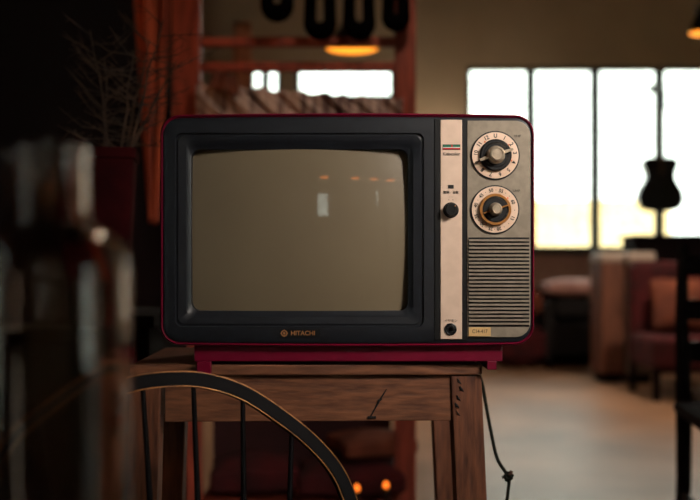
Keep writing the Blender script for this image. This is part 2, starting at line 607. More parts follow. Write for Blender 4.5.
# dials
def dial(cx_, cy_, nums, second):
    c = Vector((U(cx_), FY-.003, V(cy_)))
    name = 'tuning_dial'
    base = obj(name, lathe([(24.4*s, 0), (24.4*s, .0015), (23.2*s, .0018)], 48, 'Y', c), M_ink, tv, smooth=True)
    base['label'] = 'lower dial with numbers up to 60' if second else 'upper dial numbered 1 to 12'
    obj('number_ring', lathe([(23.2*s, .0016), (23.0*s, .0024), (15*s, .0024), (15*s, .0016)], 48, 'Y', c), M_ring, base)
    bm = bmesh.new()
    for body, ang in nums:
        a = math.radians(90-ang)
        r = 19.3*s
        Mx = Matrix.Translation(c+Vector((r*math.cos(a), -.0026, r*math.sin(a)))) @ RX @ Matrix.Rotation(-math.radians(ang), 4, 'Z')
        text_into(bm, body, (.0072 if not second else .0062) if body != '·' else .006, Mx, sx=.95, bold=.00013)
    obj('dial_numbers', bm, M_ink, base)
    # orange marks
    for ang in ((52, 108, -38) if not second else (48, 212)):
        bm = bmesh.new()
        a = math.radians(90-ang)
        for rr in (17,):
            q = c+Vector((rr*s*math.cos(a), -.0026, rr*s*math.sin(a)))
            box(bm, (q.x-.0007, q.y-.0002, q.z-.0011), (q.x+.0007, q.y, q.z+.0011))
        obj('orange_mark', bm, M_orange, base)
    kn = obj('knob', lathe([(15.8*s, .002), (15.8*s, .006), (14.6*s, .0075), (12.6*s, .0075), (11.5*s, .0062)], 40, 'Y', c), M_blk, base, smooth=True)
    if second:
        obj('brass_collar', lathe([(15.9*s, .0061), (15.2*s, .0082), (13.2*s, .0082), (12.8*s, .0061)], 40, 'Y', c), M_gold, base, smooth=True)
    hub_r = 6.2*s if not second else 4.6*s
    D = .021 if not second else .019
    obj('hub', lathe([(hub_r*1.5, .006), (hub_r*1.35, D*.6), (hub_r*1.1, D*.7), (hub_r*1.1, D-.001), (hub_r*.9, D), (hub_r*.8, D-.0008), (0.0, D-.0008)], 32, 'Y', c), M_chrome, base, smooth=True)
    # pointer bars either side
    for sgn in (1, -1):
        ang = math.radians(18)
        dv = Vector((math.cos(ang), 0, math.sin(ang)))*sgn
        sv = Vector((-dv.z, 0, dv.x))
        a0 = c+dv*hub_r; a1 = c+dv*(17.5*s if not second else 12.5*s)
        wd = 1.9*s if not second else 1.0*s
        y0, y1 = -.0065, (-.0125 if not second else -.011)
        pts = [a0-sv*wd, a1-sv*wd*.6, a1+sv*wd*.6, a0+sv*wd]
        obj('pointer', hexa([p+Vector((0, y0, 0)) for p in pts]+[p+Vector((0, y1, 0)) for p in pts]), M_chrome if not second else M_gold, base, bev=.0004)


n1 = [('U', 0)]+[(str(i), 27.7*i) for i in range(1, 13)]
dial(494.8, 155.8, n1, False)
n2 = [('50', -12), ('55', 18), ('60', 67), ('13', 116), ('20', 168), ('25', 193), ('30', 221), ('35', 250), ('40', 283), ('45', 315)]
n2 += [('·', a) for a in (3, 33, 47, 92, 136, 152, 181, 207, 236, 266, 299, 331)]
dial(494.4, 209.8, n2, True)

# strip print and controls
bm = bmesh.new()
text_into(bm, 'VHF', .0042, Matrix.Translation((U(517), FY-.0032, V(136.5))) @ RX, sx=1.2)
obj('band_print', bm, M_ink, panel)
bm = bmesh.new()
text_into(bm, 'UHF', .0042, Matrix.Translation((U(516), FY-.0032, V(191))) @ RX, sx=1.2)
obj('band_print', bm, M_ink, panel)
sf = FY-.0034
cb = obj('colour_mark', B((U(442.3), sf-.0001, V(150.2)), (U(460), sf+.0002, V(144.8))), M_ink, strip)
obj('colour_bar', B((U(442.8), sf-.0003, V(147.4)), (U(450.8), sf-.0001, V(145.2))), M_green, cb)
obj('colour_bar', B((U(452.4), sf-.0003, V(147.4)), (U(459.6), sf-.0001, V(145.2))), M_green, cb)
obj('colour_bar', B((U(450.8), sf-.0003, V(147.4)), (U(452.4), sf-.0001, V(145.2))), M_redp, cb)
obj('colour_bar', B((U(442.8), sf-.0003, V(149.6)), (U(459.6), sf-.0001, V(148.2))), M_redp, cb)
obj('colour_bar', B((U(442.8), sf-.0003, V(148.2)), (U(459.6), sf-.0001, V(147.4))), M_white, cb)
bm = bmesh.new()
text_into(bm, 'Kidocolor', .0057, Matrix.Translation((U(451.1), sf-.0001, V(154.4))) @ RX, sx=.95, bold=.00006)
obj('name_print', bm, M_ink, strip)
bm = bmesh.new()
text_into(bm, '電源／音量', .0042, Matrix.Translation((U(450.6), sf-.0001, V(192.8))) @ RX, sx=.95)
text_into(bm, '•   •', .0045, Matrix.Translation((U(450.6), sf-.0001, V(200.2))) @ RX)
text_into(bm, '--  --', .003, Matrix.Translation((U(450.6), sf-.0001, V(197))) @ RX)
obj('knob_print', bm, M_ink, strip)
bm = bmesh.new()
text_into(bm, 'イヤホン', .0042, Matrix.Translation((U(450.6), sf-.0001, V(320.7))) @ RX, sx=1.0)
obj('jack_print', bm, M_ink, strip)
obj('indicator_window', B((U(447.9), sf-.0006, V(188.6)), (U(453.4), sf+.0002, V(185.2))), M_ink, strip)
c = Vector((U(450.6), sf+.0002, V(210.3)))
kb = obj('volume_knob', lathe([(7.8*s, 0), (7.8*s, .001), (6.6*s, .0012), (6.3*s, .010), (5.6*s, .011), (3.2*s, .011), (2.9*s, .0105), (0, .0105)], 32, 'Y', c), M_blk, strip, smooth=True)
obj('knob_dot', lathe([(.0009, .0109), (.0009, .0113), (0, .0113)], 10, 'Y', c+Vector((.0045, 0, .0048))), M_logo, kb)
c = Vector((U(450.3), sf+.0002, V(329)))
obj('earphone_jack', lathe([(6.1*s, 0), (6.1*s, .0015), (5.2*s, .002), (4.4*s, .0012), (3.6*s, .002), (2.2*s, .002), (2.0*s, -.001), (0, -.001)], 28, 'Y', c), M_blk, strip, smooth=True)

# plinth under the cabinet, its end feet, and the added black plate that rests on the table
by = 0.012
x0, x1 = 193, 503
sb = (1.25+by)/FPX


def PU(px, Y):
    return (px-350)*Y/FPX-TVX


def PV(py, Y):
    return CZ+(HOR-py)*Y/FPX-TZ


Yb = 1.25+by
bp = obj('plinth', B((PU(194, Yb), FY+by, PV(361.5, Yb)), (PU(502.5, Yb), FY+.15, PV(343.5, Yb))), M_red, tv, bev=.0015)
bp['label'] = 'recessed crimson base under the cabinet'
obj('end_foot', B((PU(487, Yb), FY+.0105, PV(369.5, Yb)), (PU(496.5, Yb), FY+.10, PV(361, Yb))), M_red, tv, bev=.0008)
obj('end_foot', B((PU(198, Yb), FY+.0012, PV(374, Yb)), (PU(212, Yb), FY+.0122, PV(361, Yb))), M_red, tv, bev=.0008)
obj('gap_shade_plate', B((PU(216, Yb), FY+.055, 0), (PU(470, Yb), FY+.15, PV(361, Yb))), M_blk, tv)  # added support, its black standing in for the shadow under the plinth

# ------------------------------------------------------------------ table under the television
th = math.radians(1.6)
# front right top corner of table at px 482, Y 1.30 ; front-left further left and nearer
tr = Vector(((482-350)*1.276/FPX, 1.276, 0))
table = thing('side_table', 'worn brown wooden side table carrying the television', 'table', (tr.x, tr.y, 0), th)
W, D = .46, .285
obj('tabletop', B((-W, -.002, TZ-.014), (0, D, TZ)), M_wood, table, bev=.002)
ah = 43*1.30/FPX
zt = TZ-.015
ap = obj('apron', B((-W+.045, .006, zt-.060), (-.040, .026, zt)), M_wood, table, bev=.001)
# gouges in the front apron
bm = bmesh.new()
tube(bm, [(-.125, .0056, zt-.018), (-.135, .0056, zt-.034), (-.146, .0056, zt-.054)], [.0006, .0014, .0008], 6)
tube(bm, [(-.150, .0058, zt-.0555), (-.139, .0058, zt-.0555)], .002, 6)
tube(bm, [(-.1365, .0056, zt-.034), (-.131, .0056, zt-.031)], [.0022, .001], 6)
obj('gouge', bm, M_knot, ap)
obj('side_rail', B((-.034, .046, zt-.06), (-.012, D-.04, zt)), M_wood, table)
obj('side_rail', B((-W+.012, .046, zt-.06), (-W+.034, D-.04, zt)), M_wood, table)
obj('back_rail', B((-W+.045, D-.026, zt-.06), (-.045, D-.006, zt)), M_wood, table)
LW = .040


def leg_bm(x, y, ox):
    ww, dd = LW/2, .02
    top = [(x-ww, y-dd, zt), (x+ww, y-dd, zt), (x+ww, y+dd, zt), (x-ww, y+dd, zt)]
    bot = [(a+ox, b, 0) for a, b, _ in top]
    return hexa(bot+top)


for (x, y, ox) in ((-LW/2-.0005, .022, .033), (-LW/2-.0005, D-.022, .033), (-W+LW/2, .022, -.022), (-W+LW/2, D-.022, -.022)):
    l = obj('leg', leg_bm(x, y, ox), M_woodv, table, bev=.0015)
    if ox > 0 and y < .1:
        bm = bmesh.new()
        for (gx, gz, gr_) in ((-.030, -.008, .0016), (-.027, -.018, .0024), (-.031, -.030, .0018), (-.033, -.040, .0026), (-.0315, -.05, .0014)):
            tube(bm, [(gx-.002, .0016, zt+gz+.004), (gx, .0012, zt+gz), (gx+.003, .0016, zt+gz-.003)], [gr_*.3, gr_*.8, gr_*.2], 7)
        obj('gouge', bm, M_knot, l)
obj('nail', lathe([(0, 0), (.0018, .001), (.0012, .003), (0, .0035)], 10, 'Z', (-.006, .012, TZ-.0005)), M_chrome, table)

# power cord with a knot, hanging beside the leg
pts = [P(473, 366, 1.46)+Vector((0, 0, .003)), P(481, 380, 1.46), P(486, 405, 1.45), P(491, 432, 1.44), P(497, 458, 1.43), P(506, 473, 1.42),
       P(509, 480, 1.42), P(508, 492, 1.42), P(505, 520, 1.42), P(500, 600, 1.42), P(498, 780, 1.44), P(500, 822, 1.47), P(470, 838, 1.5)]
pts[-1].z = .006; pts[-2].z = .006


def smooth_path(p, n=6):
    p = [Vector(q) for q in p]
    out = []
    for i in range(len(p)-1):
        p0 = p[max(i-1, 0)]; p1 = p[i]; p2 = p[i+1]; p3 = p[min(i+2, len(p)-1)]
        for j in range(n):
            t = j/n
            out.append(.5*((2*p1)+(p2-p0)*t+(2*p0-5*p1+4*p2-p3)*t*t+(3*p1-p0-3*p2+p3)*t**3))
    out.append(p[-1])
    return out


cd = thing('power_cord', 'thin dark cord hanging beside the table leg, knotted near its middle', 'cord', tuple(pts[-1]))
o0 = Vector(cd.location)
obj('cable', T([p-o0 for p in smooth_path(pts)], .0026, 8), M_cord, cd, smooth=True)
kc = P(508, 477, 1.42)-o0
bm = bmesh.new()
kn = []
for i in range(40):
    a = 2*PI*i/39*2
    kn.append(kc+Vector((.0042*math.cos(a)*(1+.3*math.sin(i)), .004*math.sin(a*1.5), .0042*math.sin(a)+.002*math.cos(a*.5))))
tube(bm, kn, .0024, 7)
tube(bm, [kc+Vector((-.009, -.002, 0)), kc+Vector((.008, -.002, .003))], .002, 7)
obj('knot', bm, M_cord, cd, smooth=True)
obj('tie', T([kc+Vector((.001, -.004, .004)), kc+Vector((.006, -.004, .009)), kc+Vector((.002, -.004, .010))], .0015, 6), M_tape, cd)

# ------------------------------------------------------------------ bow-back chair
CA = math.radians(25)
fwd = Vector((math.sin(CA), -math.cos(CA), 0))
SZ = .455
# local frame: +x lateral, -y forward
ch = thing('bow_back_chair', 'black bow-back spindle chair with worn gold edges in front of the side table', 'chair', (-.181, 1.045, 0), CA)
REC = .21


def back_pt(a, z, off=0):
    return Vector((a, REC*(z-SZ)+off, z))


topz = CZ-101*1.105/FPX
half = [(0, 0), (25, 1.5), (46, 6.5), (64, 13.5), (81, 23), (107, 43), (133, 66), (153, 89), (165.5, 109), (173, 129), (183, 166), (190, 210), (193, 290)]
ctr = [back_pt(-a*.00120, topz-.009-d*.00110) for a, d in half[::-1]]+[back_pt(a*.00120, topz-.009-d*.00110) for a, d in half[1:]]
path = smooth_path(ctr, 6)


def hoop_sweep(path, w_, d_):
    bm = bmesh.new()
    ax = Vector((0, 1, -REC)).normalized()
    rings = []
    for i, p in enumerate(path):
        t = (path[min(i+1, len(path)-1)]-path[max(i-1, 0)]).normalized()
        n_ = t.cross(ax).normalized()
        rings.append([p+n_*w_/2*u+ax*d_/2*v for u, v in ((1, .75), (.8, 1), (-.8, 1), (-1, .75), (-1, -.75), (-.8, -1), (.8, -1), (1, -.75))])
    return loft(rings, True, True, bm)


hoop = obj('bow', hoop_sweep(path, .0165, .014), M_chair, ch, smooth=True)
for sg in (1, -1):
    ep = []
    ax = Vector((0, 1, -REC)).normalized()
    for i, p in enumerate(path):
        t = (path[min(i+1, len(path)-1)]-path[max(i-1, 0)]).normalized()
        n_ = t.cross(ax).normalized()
        ep.append(p+n_*.0082*sg-ax*.0054)
    obj('edge_stripe', T(ep, .0008, 6), M_edge, hoop)['label'] = 'worn gold pinstripe along the bow edge'


def hoop_z(a):
    best = min(path[3:-3], key=lambda q: abs(q.x-a)+(0 if q.z > SZ+.1 else 9))
    return best.z


for a in (-.145, -.087, -.029, .029, .087, .145):
    zt2 = hoop_z(a)
    a0 = a*.82
    pts2 = [back_pt(a0+(a-a0)*t, SZ-.01+(zt2-.004-SZ+.01)*t) for t in (0, .3, .6, 1)]
    pts2[0].y = 0
    obj('spindle', T(pts2, [.0042, .0042, .0034, .0028], 10), M_chair, ch, smooth=True)
# saddle seat
bm = bmesh.new()
out = []
for i in range(40):
    a = 2*PI*i/40
    x = math.cos(a)*(.225 if math.sin(a) < 0 else .205)
    y = -.18+math.sin(a)*.215
    x *= 1+.05*math.cos(2*a)
    out.append((x, y))
rings = [[Vector((x*f, -.18+(y+.18)*f, z)) for x, y in out] for f, z in ((.3, SZ-.036), (.86, SZ-.036), (.97, SZ-.022), (1, SZ-.008), (.97, SZ), (.8, SZ-.006), (.4, SZ-.011))]
obj('seat', loft(rings, True, True), M_chair, ch, smooth=True)
feet = []
for sx in (1, -1):
    for sy in (1, -1):
        t0 = Vector((sx*.14, -.18+sy*.12, SZ-.036)); b0 = Vector((sx*.20, -.18+sy*.19, 0))
        feet.append((t0, b0))
        obj('leg', T([t0.lerp(b0, q) for q in (0, .2, .35, .5, .8, 1)], [.011, .016, .012, .017, .013, .010], 12), M_chair, ch, smooth=True)
for i, j in ((0, 1), (2, 3)):
    obj('stretcher', T([feet[i][0].lerp(feet[i][1], .6), feet[j][0].lerp(feet[j][1], .6)], .009, 8), M_chair, ch, smooth=True)
m1 = feet[0][0].lerp(feet[0][1], .6).lerp(feet[1][0].lerp(feet[1][1], .6), .5)
m2 = feet[2][0].lerp(feet[2][1], .6).lerp(feet[3][0].lerp(feet[3][1], .6), .5)
obj('stretcher', T([m1, m2], .009, 8), M_chair, ch, smooth=True)

# ------------------------------------------------------------------ foreground bottle and its small round table
ft = thing('pedestal_table', 'small dark round pedestal table below the lower left of the view, under the bottle', 'table', (-.36, .34, 0))
obj('tabletop', lathe([(0, .668), (.29, .668), (.30, .675), (.30, .684), (.294, .69), (0, .69)], 48), M_chair, ft, smooth=True)
obj('pedestal', lathe([(.03, .03), (.022, .08), (.02, .4), (.028, .6), (.05, .667)], 20), M_chair, ft, smooth=True)
obj('base', lathe([(0, 0), (.15, 0), (.15, .012), (.04, .03), (0, .03)], 32), M_chair, ft, smooth=True)
bx, byy = (50-350)*.5/FPX, .5
bt = thing('glass_bottle', 'out-of-focus empty glass bottle close to the camera at lower left', 'bottle', (bx, byy, .69))
prof = [(0, .003), (.034, 0), (.040, .004), (.041, .012), (.041, .164), (.0402, .173), (.037, .180), (.030, .185), (.0225, .189), (.0200, .195), (.0195, .222), (.0205, .223), (.0205, .229), (.019, .230)]
inner = [(.0165, .230), (.0165, .196), (.020, .187), (.029, .181), (.0350, .176), (.038, .164), (.038, .014), (.034, .008), (0, .008)]
obj('bottle_body', lathe(prof+inner, 48), M_bottle, bt, smooth=True)

# ------------------------------------------------------------------ dark cabinet and potted twigs, left behind the table
cbx0, cbx1, cby0, cby1, cbz = -.98, -.335, 1.62, 2.0, .78
cab = thing('low_cabinet', 'black low cabinet in the shade left of the side table, under the potted twigs', 'cabinet', ((cbx0+cbx1)/2, cby0, 0))
hwid = (cbx1-cbx0)/2
obj('body', B((-hwid, 0, .06), (hwid, cby1-cby0, cbz-.02)), M_cab, cab, bev=.002)
obj('top', B((-hwid-.01, -.012, cbz-.02), (hwid+.01, cby1-cby0+.01, cbz)), M_cab, cab, bev=.003)
obj('plinth', B((-hwid+.02, .02, 0), (hwid-.02, cby1-cby0-.01, .06)), M_cab, cab)
for sx in (-1, 1):
    d = obj('door', B((min(.004*sx, (hwid-.02)*sx), -.016, .08), (max(.004*sx, (hwid-.02)*sx), -.0005, cbz-.04)), M_cab, cab, bev=.003)
    obj('handle', T([(.03*sx, -.03, .42), (.03*sx, -.03, .52)], .004, 8), M_gold, d)
    
pc = P(104, 145, 1.78); pc.z = cbz
Hp = CZ+(HOR-145)*1.7/FPX-cbz
pot = thing('twig_planter', 'dark red square-sided planter of dry twigs left of the television', 'planter', (pc.x, pc.y, cbz), math.radians(8))


def sq(h, y, r=.012):
    rr = rrect(0, 0, 2*h, 2*h, r, 0, 4)
    return [Vector((p.x, p.z, y)) for p in rr]


obj('pot', loft([sq(.042, 0), sq(.056, Hp-.02), sq(.06, Hp-.018), sq(.06, Hp), sq(.053, Hp), sq(.05, Hp-.03)], True, True), M_pot, pot, smooth=True)
bm = loft([sq(.050, Hp-.029), sq(.046, Hp-.022)], True, True)
obj('soil', bm, M_soil, pot)
rnd = random.Random(9)


def twig(base, tip, r0, wob=.01):
    pts = []
    for i in range(7):
        t = i/6
        pts.append(base.lerp(tip, t)+Vector((rnd.uniform(-wob, wob), rnd.uniform(-wob, wob), 0))*(t > 0))
    return pts


Rz = Matrix.Rotation(-math.radians(8), 3, 'Z')
stems = [((122, 143), (150, 40)), ((125, 143), (164, 20)), ((104, 143), (106, 62)), ((118, 143), (133, 50)), ((112, 143), (92, 30)), ((126, 145), (178, 60))]
for (a, b) in stems:
    p0 = Rz @ (P(a[0], a[1], 1.75)-Vector((pc.x, pc.y, cbz))); p0.z = Hp-.03
    p1 = Rz @ (P(b[0], b[1], 1.75+rnd.uniform(-.04, .06))-Vector((pc.x, pc.y, cbz)))
    p0.x = max(-.038, min(.038, p0.x)); p0.y = max(-.03, min(.03, p0.y))
    main = twig(p0, p1, .003, .004)
    bm = bmesh.new()
    tube(bm, main, [.0032-.0022*i/6 for i in range(7)], 6)
    for q in range(13):
        t = .12+.07*q
        i = min(int(t*6), 5)
        st = main[i].lerp(main[i+1], t*6-i)
        sgn = 1 if q % 2 else -1
        ln = rnd.uniform(.05, .10)
        ang = rnd.uniform(.0, .9)
        e = st+Vector((sgn*math.cos(ang)*ln, rnd.uniform(-.03, .03), math.sin(ang)*ln))
        mid = st.lerp(e, .5)+Vector((0, 0, rnd.uniform(-.016, .006)))
        tube(bm, [st, mid, e], [.0011, .0009, .0004], 5)
        for g in range(3):
            f = st.lerp(e, .35+.2*g)
            tube(bm, [f, f+Vector((sgn*rnd.uniform(.005, .025), rnd.uniform(-.01, .01), rnd.uniform(-.02, .025)))], [.0007, .0003], 4)
    obj('twig', bm, M_twig, pot)

# terracotta cloth gathered on the rack post, pointed at its end
def drape(name, pts_top, pts_bot, folds, depth, m, parent, nu=60, nv=24, thick=.004, sag=0, slant=0):
    bm = bmesh.new()
    g = {}
    a, b = Vector(pts_top[0]), Vector(pts_top[1])
    c_, d_ = Vector(pts_bot[0]), Vector(pts_bot[1])
    for i in range(nu+1):
        for j in range(nv+1):
            u, v = i/nu, j/nv
            p = a.lerp(b, u).lerp(c_.lerp(d_, u), v)
            ph = u*folds*2*PI+slant*v
            p = p+Vector((0, depth*math.sin(ph)*(0.5+.5*v)+depth*.4*math.sin(ph*2.3+1), -sag*math.sin(PI*u)+.004*math.sin(ph*1.7)))
            g[i, j] = bm.verts.new(p)
    for i in range(nu):
        for j in range(nv):
            bm.faces.new((g[i, j], g[i+1, j], g[i+1, j+1], g[i, j+1]))
    o = obj(name, bm, m, parent, smooth=True)
    md = o.modifiers.new('thickness', 'SOLIDIFY')
    md.thickness = thick
    return o


# ------------------------------------------------------------------ timber rack behind
RY = 3.2
kr = RY/FPX
rack = thing('timber_rack', 'tall red-brown timber rack behind the television with two crossrails', 'rack', ((300-350)*kr, RY, 0))
ox_ = rack.location.x


def rb_(x0, x1, y0, y1, dy0=0, dy1=.05):
    a = P(x0, y1, RY); b = P(x1, y0, RY)
    return B((a.x-ox_, dy0, a.z), (b.x-ox_, dy1, b.z))


zf = HOR+CZ/kr
obj('post', rb_(395, 416, -90, zf), M_rack, rack, bev=.003)
obj('post', rb_(172, 200, -90, zf), M_rack, rack, bev=.003)
obj('crossrail', rb_(200, 395, 36, 45, .008, .042), M_rack, rack, bev=.002)
obj('crossrail', rb_(200, 395, 61, 70, .008, .042), M_rack, rack, bev=.002)
obj('crossrail', rb_(200, 395, -40, -28, .008, .042), M_rack, rack, bev=.002)
obj('crossrail', rb_(200, 395, 98, 108, .008, .042), M_rack, rack, bev=.002)
obj('shelf', B((P(200, 0, RY).x-ox_, -.12, .08), (P(395, 0, RY).x-ox_, .30, .10)), M_rack, rack)
obj('back_panel', B((P(200, 0, RY).x-ox_, .303, .0), (P(395, 0, RY).x-ox_, .32, .95)), mat('dark_red_board', (58, 20, 22), .8), rack)
for x in (172, 395):
    a = P(x, 0, RY).x-ox_
    obj('brace', B((a+.01, 0.055, .05), (a+.05, .32, .079)), M_rack, rack)
    obj('rear_post', B((a+.01, .322, 0), (a+.05, .345, .95)), M_rack, rack)

# striped cloth thrown over the lowest crossrail, sloping folds
cl = drape('throw_cloth', (P(196, 84, RY-.03), P(403, 100, RY-.03)), (P(196, 190, RY-.14), P(403, 190, RY-.14)), 6, .022, M_cloth, None, 120, 30, slant=-20)
tag(cl, 'grey-brown folded cloth draped over the rack crossrail just above the television', 'cloth')
# red-brown fold above it at left
dr = drape('small_cloth', (P(215, 70, RY-.05), P(238, 76, RY-.05)), (P(208, 88, RY-.09), P(240, 96, RY-.09)), 1.5, .01, M_orng, None, 20, 10)
tag(dr, 'small orange-red cloth scrap hung at the left end of the rack', 'cloth')
tc_ = drape('hanging_cloth', (P(132, -20, 2.9), P(172, -20, 2.95)), (P(148, 222, 2.9), P(158, 224, 2.9)), 2, .02, M_terra, None, 30, 30)
tag(tc_, 'long terracotta cloth tapering to a point behind the dry twigs', 'cloth')

# ------------------------------------------------------------------ black padded loops hanging from the rack's upper rail
def loop_bm(wd, hg, r):
    pts = []
    for i in range(25):
        t = i/24
        a = PI+PI*t
        pts.append(Vector((math.cos(a)*wd/2*(1), 0, math.sin(a)*wd*.55)))
    pts = [Vector((-wd*.32, 0, hg)), Vector((-wd*.46, 0, hg*.5))]+pts+[Vector((wd*.46, 0, hg*.5)), Vector((wd*.32, 0, hg))]
    n = len(pts)
    rr = [r*(.75+.45*math.sin(PI*i/(n-1))) for i in range(n)]
    return T(pts, rr, 12)


labs = [(320, 20, 1, 'black padded loop left of the pair hanging above the amber lamp'),
        (359, 20, 1, 'black padded loop right of the pair hanging above the amber lamp'),
        (396, 14, .8, 'narrow black padded loop hanging beside the right rack post'),
        (277, 2, 1, 'black padded loop hanging highest, left of the others')]
for (px, py, sc_, lab) in labs:
    wd = 19.8*kr*sc_
    c0 = P(px, py, RY-.06)
    lp = thing('hanging_loop', lab, 'loop', tuple(c0), 0, 'black loops hanging from the rack')
    obj('padded_ring', loop_bm(wd, .17, 7.5*kr), M_leather, lp, smooth=True)
    hk = P(px, -34, RY).z-c0.z
    obj('strap', T([(-wd*.32, 0, .165), (-wd*.1, .01, hk-.03), (0, .04, hk+.036), (wd*.1, .01, hk-.03), (wd*.32, 0, .165)], .005, 6), M_leather, lp)


# ------------------------------------------------------------------ pendant lamps
def pendant(px, py, Y, r, lab, mat_=M_amber, group=None, power=0):
    c0 = P(px, py, Y) if px is not None else None
    t = thing('pendant_lamp', lab, 'lamp', tuple(c0), 0, group)
    build_pendant(t, r, mat_, power)
    return t


def build_pendant(t, r, mat_, power):
    obj('lamp_shade', lathe([(r*1.06, .0), (r*1.06, .01), (r*.8, .05+r*.1), (r*.3, .11+r*.3), (.03, .13+r*.35), (0, .13+r*.35)], 32), M_metal, t, smooth=True)
    obj('diffuser', lathe([(0, -.012), (r*.6, -.010), (r, -.001), (0, -.0005)], 32), mat_, t, smooth=True)
    obj('cord', T([(0, 0, .12+r*.35), (0, 0, ZC-t.location.z)], .004, 6), M_metal, t)
    if power:
        l = bpy.data.lights.new('lamp_glow', 'SPOT')
        l.energy = power; l.color = (1, .80, .60); l.shadow_soft_size = r; l.spot_size = math.radians(150); l.spot_blend = .6
        lo = bpy.data.objects.new('lamp_glow', l)
        COL.objects.link(lo); lo.parent = t; lo.location = (0, 0, -.03)


pendant(352, 48, 6.0, .158, 'amber pendant lamp glowing between the rack crossrails', M_amber, 'pendant lamps', 110)
pendant(701, 33, 6.0, .07, 'small amber pendant lamp at the top right corner', M_amber, 'pendant lamps', 140)
names = ['pendant lamp behind the camera, leftmost in the screen reflection', 'pendant lamp behind the camera, second from left in the reflection',
         'pendant lamp behind the camera, third from left in the reflection', 'pendant lamp behind the camera, farthest right in the reflection']
for i, (x, y) in enumerate(((.15, -2.25), (.67, -2.25), (1.0, -2.25), (1.30, -2.25))):
    t = thing('pendant_lamp', names[i], 'lamp', (x, y, 1.93), 0, 'pendant lamps')
    build_pendant(t, .07, M_bulbs, 3)
t = thing('pendant_lamp', 'added unseen pendant lamp above the top edge of the view, lighting the rack and cloth', 'lamp', (.22, 2.35, 2.35), 0, 'pendant lamps')
build_pendant(t, .12, M_amber, 22)  # added out of view to throw warm light on the rack

# warm lamp that lights the terracotta cloth and rack from behind the television's left
t = thing('wall_lamp', 'small amber wall lamp high on the dark left wall', 'lamp', (XL+.001, 2.6, 1.9))
obj('wall_plate', B((0, -.04, -.05), (.015, .04, .05)), M_metal, t)
obj('arm', T([(.014, 0, 0), (.10, 0, .02), (.13, 0, -.01)], .006, 8), M_metal, t)
obj('lamp_shade', lathe([(.055, -.06), (.03, 0), (.01, .01)], 24, 'Z', (.13, 0, 0)), M_metal, t, smooth=True)
obj('bulb', lathe([(0, -.055), (.02, -.045), (.025, -.03), (.01, -.01), (0, -.005)], 16, 'Z', (.13, 0, 0)), M_bulb, t, smooth=True)
l = bpy.data.lights.new('lamp_glow', 'SPOT'); l.energy = 8; l.color = (1, .45, .16); l.shadow_soft_size = .04
l.spot_size = math.radians(120); l.spot_blend = .8
lo = bpy.data.objects.new('lamp_glow', l); COL.objects.link(lo); lo.parent = t; lo.location = (.13, 0, -.07)
lo.rotation_euler = Vector((1, .25, -.5)).to_track_quat('-Z', 'Y').to_euler()

# ------------------------------------------------------------------ things on and below the rack shelf (seen under the table)
def cushion(name, lab, loc, sx, sy, sz, m, rz=0, group=None, cat='cushion', rx=0):
    bm = bmesh.new()
    bmesh.ops.create_cube(bm, size=2)
    bmesh.ops.subdivide_edges(bm, edges=bm.edges[:], cuts=5, use_grid_fill=True)
    for v in bm.verts:
        x, y, z = v.co
        e = 1-.5*max(abs(x), abs(y))**4
        v.co = Vector((x*sx/2*(1-.08*(1-abs(y))*1), y*sy/2*(1-.08*(1-abs(x))), z*sz/2*e+sz*.04*math.sin(x*5+y*3)))
    o = obj(name, bm, m, None, smooth=True)
    md = o.modifiers.new('soften', 'SUBSURF'); md.levels = 1; md.render_levels = 1
    o.location = loc
    o.rotation_euler = (rx, 0, rz)
    return tag(o, lab, cat, group)


sh = .10
cushion('floor_cushion', 'dark red cushion lying on the rack shelf, seen beneath the table', (P(352, 0, RY).x, RY+.10, sh+.06), .36, .34, .12, M_redc)
cushion('floor_cushion', 'orange-brown cushion on top of the dark red one on the rack shelf', (P(372, 0, RY).x, RY+.12, sh+.165), .26, .26, .085, M_orng, .3)
cushion('floor_cushion', 'dark red cushion at the left end of the rack shelf', (P(252, 0, RY).x, RY+.10, sh+.07), .3, .3, .13, M_redc, .1)
for px, py, lab in ((386, 485, 'right one of the two tiny amber candle lights under the table'), (357, 488, 'left one of the two tiny amber candle lights under the table')):
    c0 = P(px, py, 3.05)
    st_h = c0.z
    t = thing('candle_light', lab, 'candle', (c0.x, c0.y, 0), 0, 'amber candle lights')
    obj('holder', lathe([(0, 0), (.03, 0), (.03, .006), (.006, .012), (.006, st_h-.03), (.012, st_h-.02), (.012, st_h-.011), (0, st_h-.011)], 16), M_metal, t, smooth=True)
    obj('flame', lathe([(0, st_h-.011), (.007, st_h-.007), (.009, st_h), (.006, st_h+.008), (0, st_h+.012)], 12), M_bulb, t, smooth=True)
for px, py, lab, hh_ in ((151, 486, 'tall amber flame-shaped lamp between the two leftmost chair spindles', .05), (165, 497, 'smaller amber flame-shaped lamp low beside the taller one', .03)):
    Yl = 1.45 if hh_ > .04 else 2.15
    c0 = P(px, py, Yl)
    t = thing('flame_lamp', lab, 'lamp', (c0.x, c0.y, 0), 0, 'flame-shaped lamps')
    z0 = c0.z-hh_/2
    obj('stand', lathe([(0, 0), (.028, 0), (.028, .008), (.008, .014), (.008, z0-.01), (.014, z0), (0, z0)], 16), M_metal, t, smooth=True)
    obj('glass_flame', lathe([(.006, z0), (.009, z0+hh_*.35), (.006, z0+hh_*.7), (0, z0+hh_)], 12), mat('dim_amber_glass', (220, 110, 60), .5, emit=(230, 100, 40), estr=.5), t, smooth=True)

